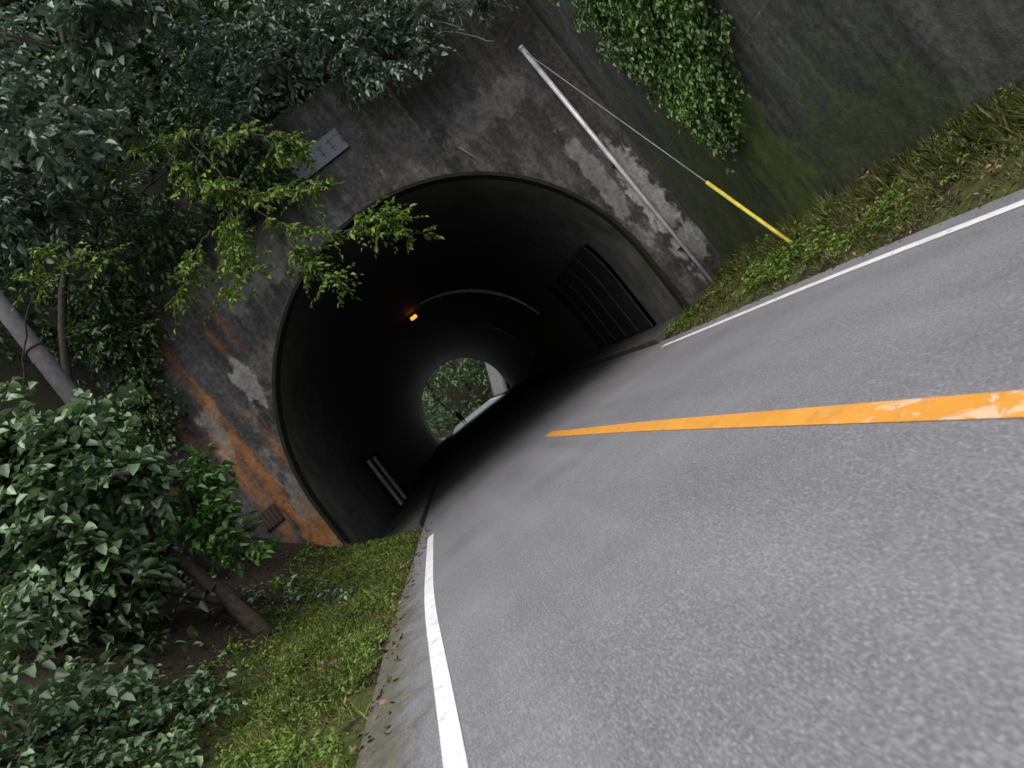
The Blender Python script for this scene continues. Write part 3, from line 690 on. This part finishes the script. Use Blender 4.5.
patch = lump(x*1.6, y*1.1)+0.5*lump(x*4.1+3, y*3.3)
k = (patch+rng.normal(0, 0.15, n) > -0.12-0.3*f) & (rng.random(n) < 0.25+f)
hh = 0.05+0.16*f[k]*rng.random(k.sum())+0.05*np.clip(patch[k], 0, 1)
a = list(blades(x[k], y[k], 0.04, 0.2, 0.014, 0.8)); a[3] = hh*rng.uniform(0.6, 1.5, len(hh))
foliage('rough_grass', [tuple(a)], G_grass2)
n = 90; y = rng.uniform(4, 17.8, n); x = xw(y)-rng.uniform(0.05, 0.6, n)
C = np.repeat(np.stack([x, y], 1), 45, 0)+rng.normal(0, 0.06, (n*45, 2))
foliage('grass_tufts', [blades(np.minimum(C[:, 0], xw(C[:, 1])-0.03), C[:, 1], 0.12, 0.36, 0.012, 0.45)], G_grass2)
n = 3400; y = rng.uniform(3, 18, n); x = xl(y)-shoulderL(y)-rng.uniform(0.1, 2.3, n)
C = np.stack([x, y, H(x, y)+0.02], 1); C = C[lump(x*2.1, y*2.1) > -0.15]
O, D, T = clump_twigs(C, np.full(len(C), 0.06), 3, flat=0.3, tl=0.08, down=-0.4)
w1 = leaves_on_twigs(O, D, T, 4, 0.05, 0.6, 0.1)
n = 700; y = rng.uniform(4, 18, n); x = xr(y)+0.6+rng.random(n)*(xw(y)-xr(y)-0.6); C = np.stack([x, y, H(x, y)+0.05], 1); C = C[lump(x*1.2+4, y*0.9) > 0.0]
O, D, T = clump_twigs(C, np.full(len(C), 0.09), 5, flat=0.5, tl=0.14, down=-0.5)
w2 = leaves_on_twigs(O, D, T, 4, 0.07, 0.6, 0.1)
foliage('weeds', [w1, w2], G_bright)
C = np.array([(-4.35, 12.8, float(H(-4.35, 12.8))+0.15), (-4.2, 12.4, float(H(-4.2, 12.4))+0.1)])
O, D, T = clump_twigs(C, np.array([0.2, 0.15]), 16, tl=0.2, down=-0.5); foliage('fern_plant', [leaves_on_twigs(O, D, T, 6, 0.1, 0.5)], G_shrub)
n = 3800; y = rng.uniform(3, 18, n); s = rng.random(n) < 0.6
x = np.where(s, xl(y)-shoulderL(y)-rng.uniform(-0.25, 3.0, n), xr(y)+0.30+rng.random(n)*(xw(y)-xr(y)-0.35))
onroad = ((xl(y)-shoulderL(y)-x) < 0) & (x < xr(y)+0.35)
P = np.stack([x, y, np.where(onroad, road_z(x, y)+0.01, H(x, y)+0.05)], 1)
sz = rng.uniform(0.025, 0.08, n)
foliage('fallen_leaves', [(P, rng.normal(0, 1, (n, 3))*[1, 1, 0.15], np.array([0, 0, 1.0])+rng.normal(0, 0.3, (n, 3)), sz, sz*0.6)], G_dry)
C = np.array([(5.35, 10.6, 0.62), (5.2, 10.3, 0.56)])
O, D, T = clump_twigs(C, np.array([0.10, 0.10]), 4, tl=0.12); foliage('dead_leaf_pile', [leaves_on_twigs(O, D, T, 4, 0.09, 0.6)], G_dry)

ft = empty('distant_trees')
C = np.array(rc(-24, 14, 120, 128, 0.5, 22, 1.6, 2.8, 190)+rc(-20, -9.3, 90, 118, 0.8, 12, 0.8, 1.5, 130))
k = C[:, 0] < xl(C[:, 1])-1.0; k |= C[:, 1] > 119; C = C[k]
O, D, T = clump_twigs(C[:, :3], C[:, 3], 22, tl=1.0)
foliage('foliage', [leaves_on_twigs(O, D, T, 7, 0.5)], G_far, ft)
tubes('trunks', [([(x, 127, 0), (x+0.4, 127, 9), (x+0.6, 127, 18)], [0.3, 0.25, 0.1]) for x in (-20, -15, -11, -6, -1, 5, 10)], M_bark, ft, 8)

# ------------------------------------------------------------------ light: overcast = sky + even cloud deck
wd = bpy.data.worlds.new('World'); sc.world = wd; wd.use_nodes = True; nt = wd.node_tree
sky = nt.nodes.new('ShaderNodeTexSky'); sky.sky_type = 'NISHITA'; sky.sun_disc = False
sky.sun_elevation = math.radians(58); sky.sun_rotation = math.radians(200)
sky.air_density = 1.0; sky.dust_density = 4.0; sky.ozone_density = 1.0
cl = nt.nodes.new('ShaderNodeMix'); cl.data_type = 'RGBA'; cl.blend_type = 'ADD'; cl.inputs[0].default_value = 1.0; cl.clamp_result = False
nt.links.new(sky.outputs[0], cl.inputs[6]); cl.inputs[7].default_value = (8.6, 8.7, 8.9, 1)
bg = nt.nodes['Background']; nt.links.new(cl.outputs[2], bg.inputs[0]); bg.inputs[1].default_value = 0.15
sl = bpy.data.lights.new('sun', 'SUN'); sl.energy = 1.5; sl.angle = math.radians(40); sl.color = (1, 0.97, 0.92)
so = bpy.data.objects.new('sun', sl); link(so)
az = math.radians(200); elv = math.radians(58)
sd = Vector((math.sin(az)*math.cos(elv), math.cos(az)*math.cos(elv), math.sin(elv)))
so.rotation_euler = sd.to_track_quat('Z', 'Y').to_euler()

# ------------------------------------------------------------------ camera
cam = bpy.data.cameras.new('camera'); co = bpy.data.objects.new('camera', cam); link(co)
th = math.radians(38)
co.matrix_world = Matrix(((math.cos(th), math.sin(th), 0, 0), (0, 0, -1, 0), (-math.sin(th), math.cos(th), 0, 1.33), (0, 0, 0, 1)))
cam.lens = 28.1; cam.sensor_width = 36; cam.clip_start = 0.05; cam.clip_end = 1500
cam.dof.use_dof = True; cam.dof.focus_distance = 11; cam.dof.aperture_fstop = 2.0
sc.camera = co
sc.view_settings.view_transform = 'Standard'; sc.view_settings.look = 'None'; sc.view_settings.exposure = 0
